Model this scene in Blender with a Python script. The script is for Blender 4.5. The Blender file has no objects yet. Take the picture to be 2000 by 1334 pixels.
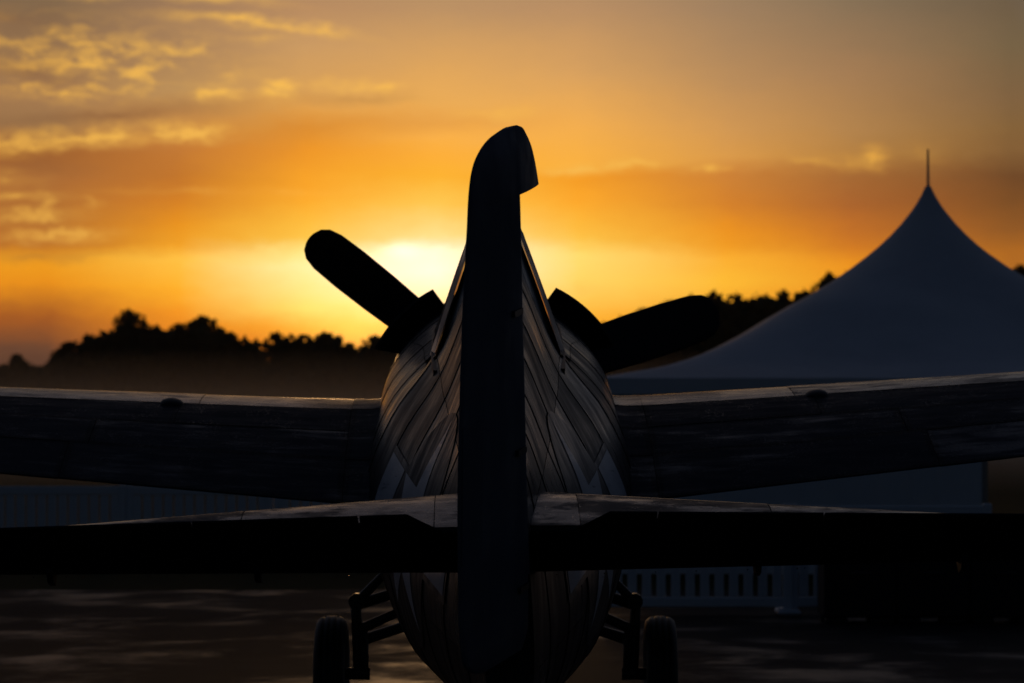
import bpy, math, random
from mathutils import Vector, Matrix

# ------------------------------------------------------------------ camera, sky, sun, exposure
scn = bpy.context.scene
R_ = math.radians
rnd = random.Random(7)
CAM_H = 1.73
cam_data = bpy.data.cameras.new("camera")
cam = bpy.data.objects.new("camera", cam_data)
scn.collection.objects.link(cam)
cam.location = (0, 0, CAM_H)
cam_data.sensor_width = 36.0
cam_data.lens = 105.0
cam.rotation_euler = (R_(90 + 1.797), 0, 0)
cam_data.clip_start = 0.1
cam_data.clip_end = 6000
cam_data.dof.use_dof = True
cam_data.dof.focus_distance = 13.5
cam_data.dof.aperture_fstop = 4.0
scn.camera = cam

scn.view_settings.view_transform = 'Standard'
scn.view_settings.look = 'None'
scn.view_settings.gamma = 1.0
scn.view_settings.exposure = 0.0
scn.view_settings.use_curve_mapping = False
scn.cycles.use_denoising = True
scn.cycles.max_bounces = 5
scn.cycles.use_adaptive_sampling = True
scn.cycles.adaptive_threshold = 0.015
scn.cycles.volume_bounces = 1
scn.cycles.sample_clamp_indirect = 4.0

SUN_AZ = -0.034     # radians from +Y towards +X
SUN_EL = 0.050


def lin(c):
    def f(v):
        v = v / 255.0
        return v / 12.92 if v <= 0.04045 else ((v + 0.055) / 1.055) ** 2.4
    return (f(c[0]), f(c[1]), f(c[2]), 1.0)


class NT:
    """small node-tree helper"""
    def __init__(self, tree):
        self.t = tree
        self.n = tree.nodes
        self.l = tree.links

    def new(self, kind, **kw):
        nd = self.n.new(kind)
        for k, v in kw.items():
            setattr(nd, k, v)
        return nd

    def put(self, sock, v):
        if v is None:
            return
        if isinstance(v, bpy.types.NodeSocket):
            self.l.new(v, sock)
        else:
            sock.default_value = v

    def m(self, op, a, b=None, c=None, clamp=False):
        nd = self.new('ShaderNodeMath', operation=op, use_clamp=clamp)
        self.put(nd.inputs[0], a)
        self.put(nd.inputs[1], b)
        if c is not None:
            self.put(nd.inputs[2], c)
        return nd.outputs[0]

    def smooth(self, x, lo, hi, a=0.0, b=1.0):
        nd = self.new('ShaderNodeMapRange', interpolation_type='SMOOTHSTEP', clamp=True)
        self.put(nd.inputs[0], x)
        nd.inputs[1].default_value = lo
        nd.inputs[2].default_value = hi
        nd.inputs[3].default_value = a
        nd.inputs[4].default_value = b
        return nd.outputs[0]

    def xyz(self, x, y, z):
        nd = self.new('ShaderNodeCombineXYZ')
        for i, v in enumerate((x, y, z)):
            self.put(nd.inputs[i], v)
        return nd.outputs[0]

    def sep(self, v):
        nd = self.new('ShaderNodeSeparateXYZ')
        self.put(nd.inputs[0], v)
        return nd.outputs

    def noise(self, vec, scale=5.0, detail=4.0, rough=0.55, dist=0.0, col=False):
        nd = self.new('ShaderNodeTexNoise')
        if vec is not None:
            self.l.new(vec, nd.inputs['Vector'])
        nd.inputs['Scale'].default_value = scale
        nd.inputs['Detail'].default_value = detail
        nd.inputs['Roughness'].default_value = rough
        nd.inputs['Distortion'].default_value = dist
        return nd.outputs['Color' if col else 'Fac']

    def mapping(self, vec, scale=(1, 1, 1), loc=(0, 0, 0), rot=(0, 0, 0)):
        nd = self.new('ShaderNodeMapping')
        self.put(nd.inputs['Vector'], vec)
        nd.inputs['Scale'].default_value = scale
        nd.inputs['Location'].default_value = loc
        nd.inputs['Rotation'].default_value = rot
        return nd.outputs[0]

    def mix(self, f, a, b, blend='MIX'):
        nd = self.new('ShaderNodeMix', data_type='RGBA', blend_type=blend)
        self.put(nd.inputs[0], f)
        self.put(nd.inputs[6], a)
        self.put(nd.inputs[7], b)
        return nd.outputs[2]

    def ramp(self, f, stops, interp='LINEAR'):
        nd = self.new('ShaderNodeValToRGB')
        r = nd.color_ramp
        r.interpolation = interp
        while len(r.elements) < len(stops):
            r.elements.new(0.5)
        for e, (p, c) in zip(r.elements, stops):
            e.position = p
            e.color = c
        self.put(nd.inputs[0], f)
        return nd.outputs[0]


def build_world():
    w = bpy.data.worlds.new("World")
    scn.world = w
    w.use_nodes = True
    w.node_tree.nodes.clear()
    g = NT(w.node_tree)
    tc = g.new('ShaderNodeTexCoord')
    d = g.new('ShaderNodeVectorMath', operation='NORMALIZE')
    g.l.new(tc.outputs['Generated'], d.inputs[0])
    x, y, z = g.sep(d.outputs[0])
    az = g.m('ARCTAN2', x, y)
    el = g.m('ARCSINE', z)
    K = 5.833
    a = g.m('MULTIPLY', az, K)          # azimuth, one unit = 9.8 degrees
    e = g.m('MULTIPLY', el, K)          # elevation in the same unit
    # wispy warp
    nv = g.xyz(g.m('MULTIPLY', a, 2.2), g.m('MULTIPLY', e, 7.0), 0.0)
    warp = g.sep(g.noise(nv, 1.6, 5.0, 0.6, col=True))
    aw = g.m('ADD', a, g.m('MULTIPLY', g.m('SUBTRACT', warp[0], 0.5), 0.10))
    ew = g.m('ADD', e, g.m('MULTIPLY', g.m('SUBTRACT', warp[1], 0.5), 0.055))
    warp2 = g.sep(g.noise(g.xyz(g.m('MULTIPLY', a, 3.0), g.m('MULTIPLY', e, 6.0), 5.5), 8.0, 6.0, 0.62, col=True))
    aw = g.m('ADD', aw, g.m('MULTIPLY', g.m('SUBTRACT', warp2[0], 0.5), 0.075))
    ew = g.m('ADD', ew, g.m('MULTIPLY', g.m('SUBTRACT', warp2[1], 0.5), 0.030))
    nv2 = g.xyz(g.m('MULTIPLY', aw, 1.0), g.m('MULTIPLY', ew, 3.0), 3.7)
    fine = g.noise(nv2, 12.0, 6.0, 0.64)
    nv3 = g.xyz(g.m('MULTIPLY', aw, .8), g.m('MULTIPLY', ew, 3.0), 9.1)
    puff = g.noise(nv3, 17.0, 4.0, 0.55)

    sa, se = SUN_AZ * K, SUN_EL * K
    # evening sky colours by bearing (columns) and elevation (rows); one unit = 9.8 degrees
    columns = [
        (-.90, [(.09, (70, 50, 44)), (.17, (105, 68, 48)), (.23, (165, 90, 35)), (.29, (235, 145, 28)), (.345, (242, 160, 32)), (.372, (184, 110, 42)), (.42, (178, 112, 50)), (.50, (170, 107, 54)), (.54, (160, 98, 48)), (.60, (155, 115, 75)), (.65, (165, 122, 80)), (.83, (130, 103, 76)), (1.0, (112, 94, 76))]),
        (-.65, [(.09, (120, 65, 35)), (.17, (215, 115, 32)), (.24, (245, 150, 35)), (.29, (255, 178, 45)), (.34, (255, 195, 70)), (.37, (243, 162, 40)), (.41, (235, 148, 32)), (.45, (215, 130, 38)), (.50, (195, 118, 45)), (.56, (195, 122, 55)), (.60, (192, 132, 70)), (.67, (190, 145, 90)), (.75, (170, 130, 90)), (.83, (160, 123, 90)), (1.0, (140, 112, 88))]),
        (-.40, [(.09, (170, 85, 32)), (.17, (240, 135, 34)), (.21, (255, 172, 46)), (.25, (255, 222, 105)), (.33, (255, 238, 160)), (.365, (255, 228, 130)), (.385, (255, 198, 72)), (.42, (255, 190, 62)), (.47, (255, 170, 42)), (.55, (240, 152, 42)), (.60, (222, 143, 52)), (.63, (228, 160, 75)), (.67, (218, 160, 88)), (.75, (204, 155, 100)), (.83, (185, 140, 98)), (1.0, (160, 126, 98))]),
        (-.15, [(.09, (190, 95, 32)), (.17, (248, 145, 36)), (.22, (255, 195, 70)), (.26, (255, 232, 150)), (.32, (255, 246, 208)), (.362, (255, 244, 200)), (.385, (255, 226, 140)), (.45, (255, 200, 80)), (.51, (255, 180, 50)), (.55, (255, 176, 58)), (.58, (252, 178, 74)), (.61, (234, 162, 72)), (.65, (238, 174, 88)), (.75, (217, 162, 96)), (.83, (189, 146, 101)), (1.0, (165, 132, 102))]),
        (.13, [(.09, (170, 85, 32)), (.17, (235, 130, 34)), (.23, (255, 178, 50)), (.29, (255, 212, 98)), (.345, (255, 220, 112)), (.385, (255, 196, 72)), (.42, (255, 184, 58)), (.46, (255, 170, 45)), (.50, (246, 157, 38)), (.525, (252, 178, 66)), (.60, (245, 175, 80)), (.70, (220, 163, 95)), (.83, (186, 143, 101)), (1.0, (162, 130, 100))]),
        (.42, [(.09, (130, 75, 35)), (.17, (200, 112, 34)), (.24, (245, 160, 40)), (.30, (255, 188, 54)), (.345, (252, 176, 50)), (.375, (243, 156, 36)), (.40, (238, 148, 34)), (.45, (214, 130, 44)), (.505, (206, 131, 56)), (.54, (220, 155, 75)), (.60, (210, 152, 85)), (.70, (185, 140, 92)), (.83, (161, 129, 96)), (1.0, (142, 118, 94))]),
        (.66, [(.09, (100, 64, 38)), (.20, (190, 110, 36)), (.28, (238, 150, 34)), (.335, (238, 148, 32)), (.37, (212, 124, 36)), (.40, (196, 113, 40)), (.45, (172, 101, 46)), (.51, (166, 106, 53)), (.545, (184, 130, 66)), (.60, (180, 132, 78)), (.70, (165, 125, 85)), (.83, (136, 113, 86)), (1.0, (122, 106, 86))]),
        (.97, [(.09, (80, 56, 42)), (.20, (130, 80, 36)), (.30, (180, 108, 36)), (.35, (174, 104, 35)), (.40, (144, 88, 38)), (.45, (124, 78, 38)), (.50, (111, 72, 40)), (.55, (132, 95, 55)), (.59, (132, 98, 58)), (.65, (128, 98, 65)), (.75, (118, 98, 70)), (.83, (110, 92, 70)), (1.0, (100, 90, 74))]),
    ]
    e2 = g.m('ADD', e, g.m('MULTIPLY', g.m('SUBTRACT', ew, e), .75))
    a2 = g.m('ADD', a, g.m('MULTIPLY', g.m('SUBTRACT', aw, a), .5))
    en = g.m('MULTIPLY', e2, 1 / 1.02)
    col = None
    for ci, (a0, stops) in enumerate(columns):
        c_ = g.ramp(en, [(p / 1.02, lin(c)) for p, c in stops])
        if col is None:
            col = c_
        else:
            nd = g.new('ShaderNodeMapRange', clamp=True)
            g.put(nd.inputs[0], a2)
            nd.inputs[1].default_value = columns[ci - 1][0]
            nd.inputs[2].default_value = a0
            col = g.mix(nd.outputs[0], col, c_)
    w_az = g.m('EXPONENT', g.m('MULTIPLY', g.m('POWER', g.m('ABSOLUTE', g.m('DIVIDE', g.m('ADD', a, .33), .88)), 2.0), -1.0))

    # cirrus left and right, and everywhere else in the sky with lower odds
    pos = g.xyz(aw, ew, 0.0)

    def blob(a0, e0, wa, we, slope=0.0, amp=1.0):
        return (a0, e0, wa, we, slope, amp)

    def add(lst):
        r = None
        for a0, e0, wa, we, slope, amp in lst:
            mp = g.new('ShaderNodeMapping', vector_type='TEXTURE')
            g.l.new(pos, mp.inputs['Vector'])
            mp.inputs['Location'].default_value = (a0, e0, 0)
            mp.inputs['Rotation'].default_value = (0, 0, math.atan(slope))
            mp.inputs['Scale'].default_value = (wa * 2.1, we * 2.1, 1)
            gr = g.new('ShaderNodeTexGradient', gradient_type='QUADRATIC_SPHERE')
            g.l.new(mp.outputs[0], gr.inputs[0])
            r = g.m('MULTIPLY', gr.outputs['Fac'], amp * 1.25) if r is None else g.m('MULTIPLY_ADD', gr.outputs['Fac'], amp * 1.25, r)
        return r
    streaks = add([
        blob(-.50, .795, .15, .010, -.10, .75), blob(-.37, .782, .035, .011, -.05, .45),
        blob(-.59, .845, .12, .010, -.09, .55), blob(-.84, .85, .08, .008, 0, .4), blob(-.49, .762, .05, .007, 0, .25),
        blob(-.805, .575, .20, .018, .075, 1.0), blob(-.63, .583, .08, .011, .05, .5), blob(-.97, .553, .07, .014, 0, .5),
        blob(-.94, .418, .075, .009, .05, .75), blob(-.90, .388, .10, .011, .06, .8), blob(-.95, .455, .07, .009, 0, .5),
        blob(-.895, .435, .014, .03, .2, .45), blob(-.82, .445, .018, .014, .2, .3), blob(-.98, .495, .06, .016, 0, .35),
        blob(.13, .512, .10, .010, .03, .8), blob(.24, .524, .055, .009, .04, .8), blob(.385, .518, .022, .008, 0, .9),
        blob(.585, .534, .035, .008, -.05, .45), blob(.66, .533, .045, .011, .05, .55), blob(.712, .545, .025, .019, .3, .75),
        blob(.80, .54, .03, .03, 0, .12), blob(-.03, .628, .06, .010, 0, .35), blob(.01, .622, .04, .012, 0, .15),
        blob(-.57, .658, .035, .012, .04, 1.2), blob(-.465, .668, .030, .015, .3, 1.0), blob(-.44, .682, .020, .010, 0, .8), blob(-.60, .650, .018, .010, 0, .6), blob(-.55, .70, .015, .008, 0, .4),
        blob(-.325, .682, .05, .011, 0, .9), blob(-.25, .677, .02, .010, 0, .6), blob(.13, .285, .05, .008, 0, .35),
        blob(-.40, .478, .10, .006, 0, .18), blob(-.62, .47, .16, .007, 0, .15),
    ])
    clump = add([blob(-.86, .755, .20, .045, -.10, .85), blob(-.80, .715, .26, .05, -.05, .8), blob(-.66, .725, .09, .03, 0, .7),
                 blob(-.60, .722, .035, .012, 0, .6), blob(-.97, .665, .12, .016, -.05, .7), blob(-.80, .668, .16, .022, .0, .75)])
    clump = g.m('MULTIPLY', clump, g.smooth(g.m('ADD', g.m('MULTIPLY', fine, .55), g.m('MULTIPLY', puff, .45)), .42, .66))
    wide = g.smooth(g.noise(g.xyz(g.m('MULTIPLY', aw, .35), g.m('MULTIPLY', ew, 1.0), 21.3), 3.2, 5.0, .6), .56, .80)
    wide = g.m('MULTIPLY', wide, g.m('MULTIPLY', .35, g.m('MAXIMUM', g.smooth(e, .86, 1.2), g.smooth(g.m('ABSOLUTE', a), 1.0, 1.4))))
    streaks = g.m('MULTIPLY', streaks, g.m('ADD', .25, g.m('MULTIPLY', g.smooth(fine, .30, .66), 1.25)))
    cl = g.m('ADD', g.m('ADD', streaks, clump), wide, clamp=True)
    sunside = g.mix(w_az, lin((230, 164, 66)), lin((255, 194, 86)))
    col = g.mix(g.m('MULTIPLY', cl, .80), col, sunside)
    # grey-brown undersides next to the bright rims on the left
    shade = add([blob(-.78, .615, .18, .012, .06, .45), blob(-.30, .655, .12, .012, 0, .25), blob(-.92, .345, .16, .012, .02, .4),
                 blob(-.65, .640, .10, .012, 0, .25), blob(-.95, .52, .10, .02, 0, .25), blob(-.93, .70, .10, .02, -.2, .3),
                 blob(-.98, .80, .10, .02, 0, .25)])
    shade = g.m('MULTIPLY', shade, g.m('ADD', .4, fine), clamp=True)
    col = g.mix(shade, col, lin((128, 84, 54)))

    # glow of the veiled sun
    def glow(a0, e0, wa, we, p=2.0, aa=a, ee=e):
        q = g.m('ADD', g.m('POWER', g.m('ABSOLUTE', g.m('DIVIDE', g.m('SUBTRACT', aa, a0), wa)), 2.0),
                g.m('POWER', g.m('ABSOLUTE', g.m('DIVIDE', g.m('SUBTRACT', ee, e0), we)), 2.0))
        return g.m('EXPONENT', g.m('MULTIPLY', g.m('POWER', q, p / 2), -1.0))
    veil = g.smooth(ew, .352, .378, 1.0, .16)
    g1 = g.m('MULTIPLY', glow(sa, .325, .20, .105), veil)
    g2 = g.m('MULTIPLY', glow(sa, .31, .42, .12), veil)
    g3 = glow(-.215, .362, .035, .016)
    g4 = glow(-.29, .20, .11, .055)

    def tint(f, c):
        nd = g.new('ShaderNodeVectorMath', operation='SCALE')
        nd.inputs[0].default_value = c
        g.put(nd.inputs[3], f)
        return nd.outputs[0]

    def vadd(p, q):
        nd = g.new('ShaderNodeVectorMath', operation='ADD')
        g.put(nd.inputs[0], p)
        g.put(nd.inputs[1], q)
        return nd.outputs[0]
    col = vadd(col, tint(g1, (.30, .14, .04)))
    col = vadd(col, tint(g.m('MULTIPLY', glow(sa, .325, .15, .085), veil), (.15, .10, .14)))
    col = vadd(col, tint(g2, (.15, .03, .0)))
    col = vadd(col, tint(g3, (.2, .18, .2)))
    col = vadd(col, tint(g4, (.4, .24, .05)))

    # away from the sunset the sky sinks into a dim blue dusk
    sv = Vector((math.sin(SUN_AZ) * math.cos(SUN_EL), math.cos(SUN_AZ) * math.cos(SUN_EL), math.sin(SUN_EL)))
    dot = g.new('ShaderNodeVectorMath', operation='DOT_PRODUCT')
    g.l.new(d.outputs[0], dot.inputs[0])
    dot.inputs[1].default_value = sv
    ang = g.m('ARCCOSINE', g.m('MINIMUM', dot.outputs['Value'], .99999))
    k = g.m('EXPONENT', g.m('MULTIPLY', g.m('MAXIMUM', g.m('SUBTRACT', ang, R_(12.5)), 0.0), -1 / R_(6.5)))
    sky = g.new('ShaderNodeTexSky', sky_type='NISHITA')
    sky.sun_disc = False
    sky.sun_elevation = SUN_EL
    sky.sun_rotation = SUN_AZ
    sky.altitude = 100
    sky.air_density = 1.0
    sky.dust_density = 0.6
    sky.ozone_density = 2.5
    dusk = g.new('ShaderNodeVectorMath', operation='SCALE')
    g.l.new(sky.outputs[0], dusk.inputs[0])
    dusk.inputs[3].default_value = DUSK
    dv = g.new('ShaderNodeVectorMath', operation='MULTIPLY')
    g.l.new(dusk.outputs[0], dv.inputs[0])
    dv.inputs[1].default_value = (1.0, .95, 1.22)
    dusk = dv
    k2 = g.m('EXPONENT', g.m('MULTIPLY', g.m('MAXIMUM', g.m('SUBTRACT', ang, R_(12.5)), 0.0), -1 / R_(32.0)))
    k3 = g.m('EXPONENT', g.m('MULTIPLY', g.m('MAXIMUM', g.m('SUBTRACT', ang, R_(12.5)), 0.0), -1 / R_(15.0)))
    away = vadd(vadd(dusk.outputs[0], tint(k3, (.105, .098, .098))), tint(k2, (.034, .043, .068)))
    final = g.mix(k, away, col)
    bg = g.new('ShaderNodeBackground')
    g.l.new(final, bg.inputs[0])
    bg.inputs[1].default_value = 1.0
    out = g.new('ShaderNodeOutputWorld')
    g.l.new(bg.outputs[0], out.inputs[0])
    w.cycles.sampling_method = 'MANUAL'
    w.cycles.sample_map_resolution = 1024


DUSK = 0.014
build_world()

sun_data = bpy.data.lights.new("sun", 'SUN')
sun_data.energy = 0.15
sun_data.angle = R_(5.0)
sun_data.color = (1.0, .55, .22)
sun = bpy.data.objects.new("sun", sun_data)
scn.collection.objects.link(sun)
sun_dir = Vector((math.sin(SUN_AZ) * math.cos(SUN_EL), math.cos(SUN_AZ) * math.cos(SUN_EL), math.sin(SUN_EL)))
sun.rotation_euler = sun_dir.to_track_quat('Z', 'Y').to_euler()
sun.location = sun_dir * 200


# ------------------------------------------------------------------ materials
def mat(name, base=(.1, .1, .1), rough=.5, metal=0.0, spec=.5, coat=0.0, fn=None):
    mt = bpy.data.materials.new(name)
    mt.use_nodes = True
    g = NT(mt.node_tree)
    b = mt.node_tree.nodes['Principled BSDF']
    b.inputs['Base Color'].default_value = (*base, 1)
    b.inputs['Roughness'].default_value = rough
    b.inputs['Metallic'].default_value = metal
    b.inputs['Specular IOR Level'].default_value = spec
    b.inputs['Coat Weight'].default_value = coat
    if fn:
        fn(g, b)
    return mt


def bump(g, b, h, strength=.3, dist=.01):
    nd = g.new('ShaderNodeBump')
    nd.inputs['Strength'].default_value = strength
    nd.inputs['Distance'].default_value = dist
    g.l.new(h, nd.inputs['Height'])
    g.l.new(nd.outputs[0], b.inputs['Normal'])


def worn_paint(c0, c1, r0, r1, rivets=True, streak=(3, 1.2, 14), drops=.0, wetlo=.42, wethi=.54, dry=.12, gloss=.5):
    def fn(g, b):
        tc = g.new('ShaderNodeTexCoord')
        ob = tc.outputs['Object']
        info = g.new('ShaderNodeObjectInfo')
        big = g.noise(ob, 2.3, 6, .62)
        st = g.noise(g.mapping(ob, streak), 3.0, 6, .65)
        scr = g.noise(g.mapping(ob, (30, 2.0, 5), rot=(.3, .2, .15)), 3.0, 5, .7)
        sp = g.noise(ob, 55, 2, .5)
        f = g.m('ADD', g.m('MULTIPLY', big, .55), g.m('MULTIPLY', st, .45))
        f = g.smooth(f, .36, .66)
        col = g.mix(f, (*c0, 1), (*c1, 1))
        jit = g.m('ADD', .85, g.m('MULTIPLY', info.outputs['Random'], .3))
        nd = g.new('ShaderNodeVectorMath', operation='SCALE')
        g.l.new(col, nd.inputs[0])
        g.l.new(jit, nd.inputs[3])
        col = nd.outputs[0]
        scm = g.smooth(scr, .66, .74)
        col = g.mix(g.m('MULTIPLY', scm, .16), col, (.16, .16, .165, 1))
        chip = g.m('MULTIPLY', g.smooth(sp, .66, .70), g.smooth(big, .5, .62))
        col = g.mix(g.m('MULTIPLY', chip, .5), col, (.2, .2, .2, 1))
        rg = g.m('ADD', r0, g.m('MULTIPLY', g.smooth(st, .3, .7), r1 - r0))
        rg = g.m('ADD', rg, g.m('MULTIPLY', info.outputs['Random'], .05))
        wn = g.m('ADD', g.m('MULTIPLY', g.noise(g.mapping(ob, (streak[0] * .8, streak[1] * .8, streak[2] * .5), loc=(4, 2, 7)), 1.6, 7, .68), .7), g.m('MULTIPLY', big, .3))
        wn = g.m('ADD', wn, g.m('MULTIPLY', g.m('SUBTRACT', info.outputs['Random'], .5), .20))
        wetm = g.smooth(wn, wetlo, wethi)
        rg = g.m('ADD', rg, g.m('MULTIPLY', g.m('SUBTRACT', 1.0, wetm), .28))
        g.l.new(g.m('ADD', dry, g.m('MULTIPLY', wetm, gloss - dry)), b.inputs['Specular IOR Level'])
        h = g.m('ADD', g.m('MULTIPLY', g.noise(ob, 1.6, 1, .4), .14), g.m('MULTIPLY', st, .008))
        if drops:
            vo = g.new('ShaderNodeTexVoronoi')
            g.l.new(ob, vo.inputs['Vector'])
            vo.inputs['Scale'].default_value = 60
            dr = g.smooth(vo.outputs['Distance'], .18, .34, 1.0, 0.0)
            dr = g.m('MULTIPLY', dr, g.smooth(g.noise(ob, 7, 3, .6), .45, .6))
            rg = g.m('MULTIPLY', rg, g.m('SUBTRACT', 1.0, g.m('MULTIPLY', dr, .6)))
            h = g.m('ADD', h, g.m('MULTIPLY', dr, drops))
        if rivets:
            u0 = g.new('ShaderNodeUVMap', uv_map='edge_a').outputs[0]
            u1 = g.new('ShaderNodeUVMap', uv_map='edge_b').outputs[0]
            ax, ay, _ = g.sep(u0)
            bx, by, _ = g.sep(u1)
            du = g.m('MINIMUM', ax, bx)
            dv = g.m('MINIMUM', ay, by)

            def row(dist, along):
                inrow = g.m('LESS_THAN', g.m('ABSOLUTE', g.m('SUBTRACT', dist, .022)), .006)
                ph = g.m('ABSOLUTE', g.m('SUBTRACT', g.m('FRACT', g.m('DIVIDE', along, .034)), .5))
                return g.m('MULTIPLY', inrow, g.m('LESS_THAN', ph, .18))
            rv = g.m('MAXIMUM', row(du, ay), row(dv, ax))
            grime = g.smooth(g.m('MINIMUM', du, dv), .004, .04, .55, 0.0)
            col = g.mix(grime, col, (.012, .012, .013, 1))
            col = g.mix(g.m('MULTIPLY', rv, .7), col, (.012, .012, .012, 1))
            h = g.m('SUBTRACT', h, g.m('MULTIPLY', rv, .5))
        g.l.new(col, b.inputs['Base Color'])
        g.l.new(rg, b.inputs['Roughness'])
        bump(g, b, h, .10, .02)
    return fn


M = {}
M['skin'] = mat('worn navy paint', fn=worn_paint((.014, .016, .022), (.021, .024, .031), .12, .24, True, (1.3, 4.5, 1.3), wetlo=.34, wethi=.68, dry=.05, gloss=.24))
M['wing_skin'] = mat('worn wing paint', fn=worn_paint((.032, .037, .050), (.050, .054, .066), .30, .55, True, (1.0, 6, 6), drops=.25, wetlo=.50, wethi=.66, dry=.09, gloss=.34))
M['stab_skin'] = mat('wet tail paint', fn=worn_paint((.03, .032, .037), (.12, .12, .122), .14, .34, True, (2, 4, 4), drops=.6))
M['wing_edge'] = mat('worn leading edge with painted sheen', fn=worn_paint((.03, .032, .037), (.13, .13, .135), .14, .30, True, (2.5, 8, 8), drops=.5, wetlo=.30, wethi=.55, dry=.25))  # lighter worn panels; base colour also paints in the strip of reflected sky
M['core'] = mat('dark joint', (.006, .006, .007), .7)
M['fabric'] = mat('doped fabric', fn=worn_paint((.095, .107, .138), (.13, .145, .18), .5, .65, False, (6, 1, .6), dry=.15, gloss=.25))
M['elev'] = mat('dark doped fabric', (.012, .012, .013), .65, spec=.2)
M['prop'] = mat('matt black blade', (.010, .010, .011), .55, spec=.3)
M['black'] = mat('black oily metal', (.010, .010, .011), .5, spec=.35)
M['gear'] = mat('gear metal', (.020, .021, .023), .42, spec=.4)
M['glass'] = mat('canopy glass', (.02, .022, .025), .06, spec=.6)
M['bow'] = mat('canopy frame paint', fn=worn_paint((.20, .20, .20), (.36, .35, .34), .16, .30, False, (8, 8, 2), dry=.35, gloss=.7))
M['star'] = mat('insignia white', fn=worn_paint((.42, .44, .48), (.58, .60, .64), .22, .40, False, dry=.3))
M['disc'] = mat('insignia blue', fn=worn_paint((.010, .013, .022), (.018, .022, .032), .22, .38, False, (1.1, 6, 1.1), wetlo=.33, wethi=.64, dry=.10, gloss=.34))


def rubber(g, b):
    ob = g.new('ShaderNodeTexCoord').outputs['Object']
    n = g.noise(ob, 60, 3, .6)
    bump(g, b, n, .4, .004)


M['rubber'] = mat('tyre rubber', (.018, .018, .018), .55, spec=.4, fn=rubber)


def tarmac(g, b):
    ob = g.new('ShaderNodeTexCoord').outputs['Object']
    grit = g.noise(ob, 90, 3, .6)
    patch = g.noise(g.mapping(ob, (.22, .7, 1)), 1.0, 6, .6, .3)
    pud = g.noise(g.mapping(ob, (.75, .6, 1), loc=(3.1, 1.7, 0)), 1.0, 5, .6, .4)
    wet = g.smooth(pud, .46, .68)
    col = g.mix(patch, (.018, .018, .019, 1), (.045, .043, .042, 1))
    col = g.mix(g.m('MULTIPLY', wet, .5), col, (.014, .014, .015, 1))
    g.l.new(col, b.inputs['Base Color'])
    g.l.new(g.m('SUBTRACT', .80, g.m('MULTIPLY', wet, .32)), b.inputs['Roughness'])
    g.l.new(g.m('ADD', .04, g.m('MULTIPLY', wet, .16)), b.inputs['Specular IOR Level'])
    h = g.m('ADD', g.m('MULTIPLY', grit, g.m('SUBTRACT', 1.0, g.m('MULTIPLY', wet, .8))), g.m('MULTIPLY', patch, 2.0))
    bump(g, b, h, .5, .02)


M['tarmac'] = mat('wet tarmac', spec=.3, fn=tarmac)


def grass(g, b):
    ob = g.new('ShaderNodeTexCoord').outputs['Object']
    n = g.noise(g.mapping(ob, (.05, .05, 1)), 1.0, 6, .6)
    n2 = g.noise(ob, 3.0, 4, .6)
    c = g.mix(n, (.030, .040, .014, 1), (.07, .062, .028, 1))
    c = g.mix(g.m('MULTIPLY', n2, .4), c, (.025, .03, .012, 1))
    g.l.new(c, b.inputs['Base Color'])
    bump(g, b, n2, .6, .1)


M['grass'] = mat('dry field grass', rough=1.0, spec=.02, fn=grass)


def vinyl(g, b):
    ob = g.new('ShaderNodeTexCoord').outputs['Object']
    n = g.noise(g.mapping(ob, (.6, .6, .5)), 1.0, 5, .55)
    c = g.mix(g.smooth(n, .35, .7), (.70, .72, .75, 1), (.82, .83, .85, 1))
    g.l.new(c, b.inputs['Base Color'])
    bump(g, b, n, .15, .1)


M['vinyl'] = mat('white tent vinyl', rough=.8, spec=.12, fn=vinyl)
M['alu'] = mat('tent pole metal', (.30, .30, .31), .4, metal=.8)


def plastic(g, b):
    ob = g.new('ShaderNodeTexCoord').outputs['Object']
    n = g.noise(ob, 4.0, 5, .6)
    g.l.new(g.mix(n, (.70, .71, .73, 1), (.84, .85, .86, 1)), b.inputs['Base Color'])


M['plastic'] = mat('white plastic', rough=.5, spec=.3, fn=plastic)
M['case'] = mat('black case shell', (.008, .008, .009), .6, spec=.25)
M['case_metal'] = mat('case fitting', (.04, .04, .045), .5, metal=.3)


def leaf(g, b):
    ob = g.new('ShaderNodeTexCoord').outputs['Object']
    n = g.noise(ob, .9, 3, .6)
    g.l.new(g.mix(n, (.022, .032, .010, 1), (.060, .062, .022, 1)), b.inputs['Base Color'])


M['leaf'] = mat('dusk leaves', rough=.8, spec=.15, fn=leaf)
M['bark'] = mat('bark', (.045, .034, .025), .9, spec=.1, fn=lambda g, b: bump(g, b, g.noise(g.mapping(g.new('ShaderNodeTexCoord').outputs['Object'], (3, 3, .6)), 4, 5, .6), .6, .05))


# ------------------------------------------------------------------ mesh helpers
COL = scn.collection


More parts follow.
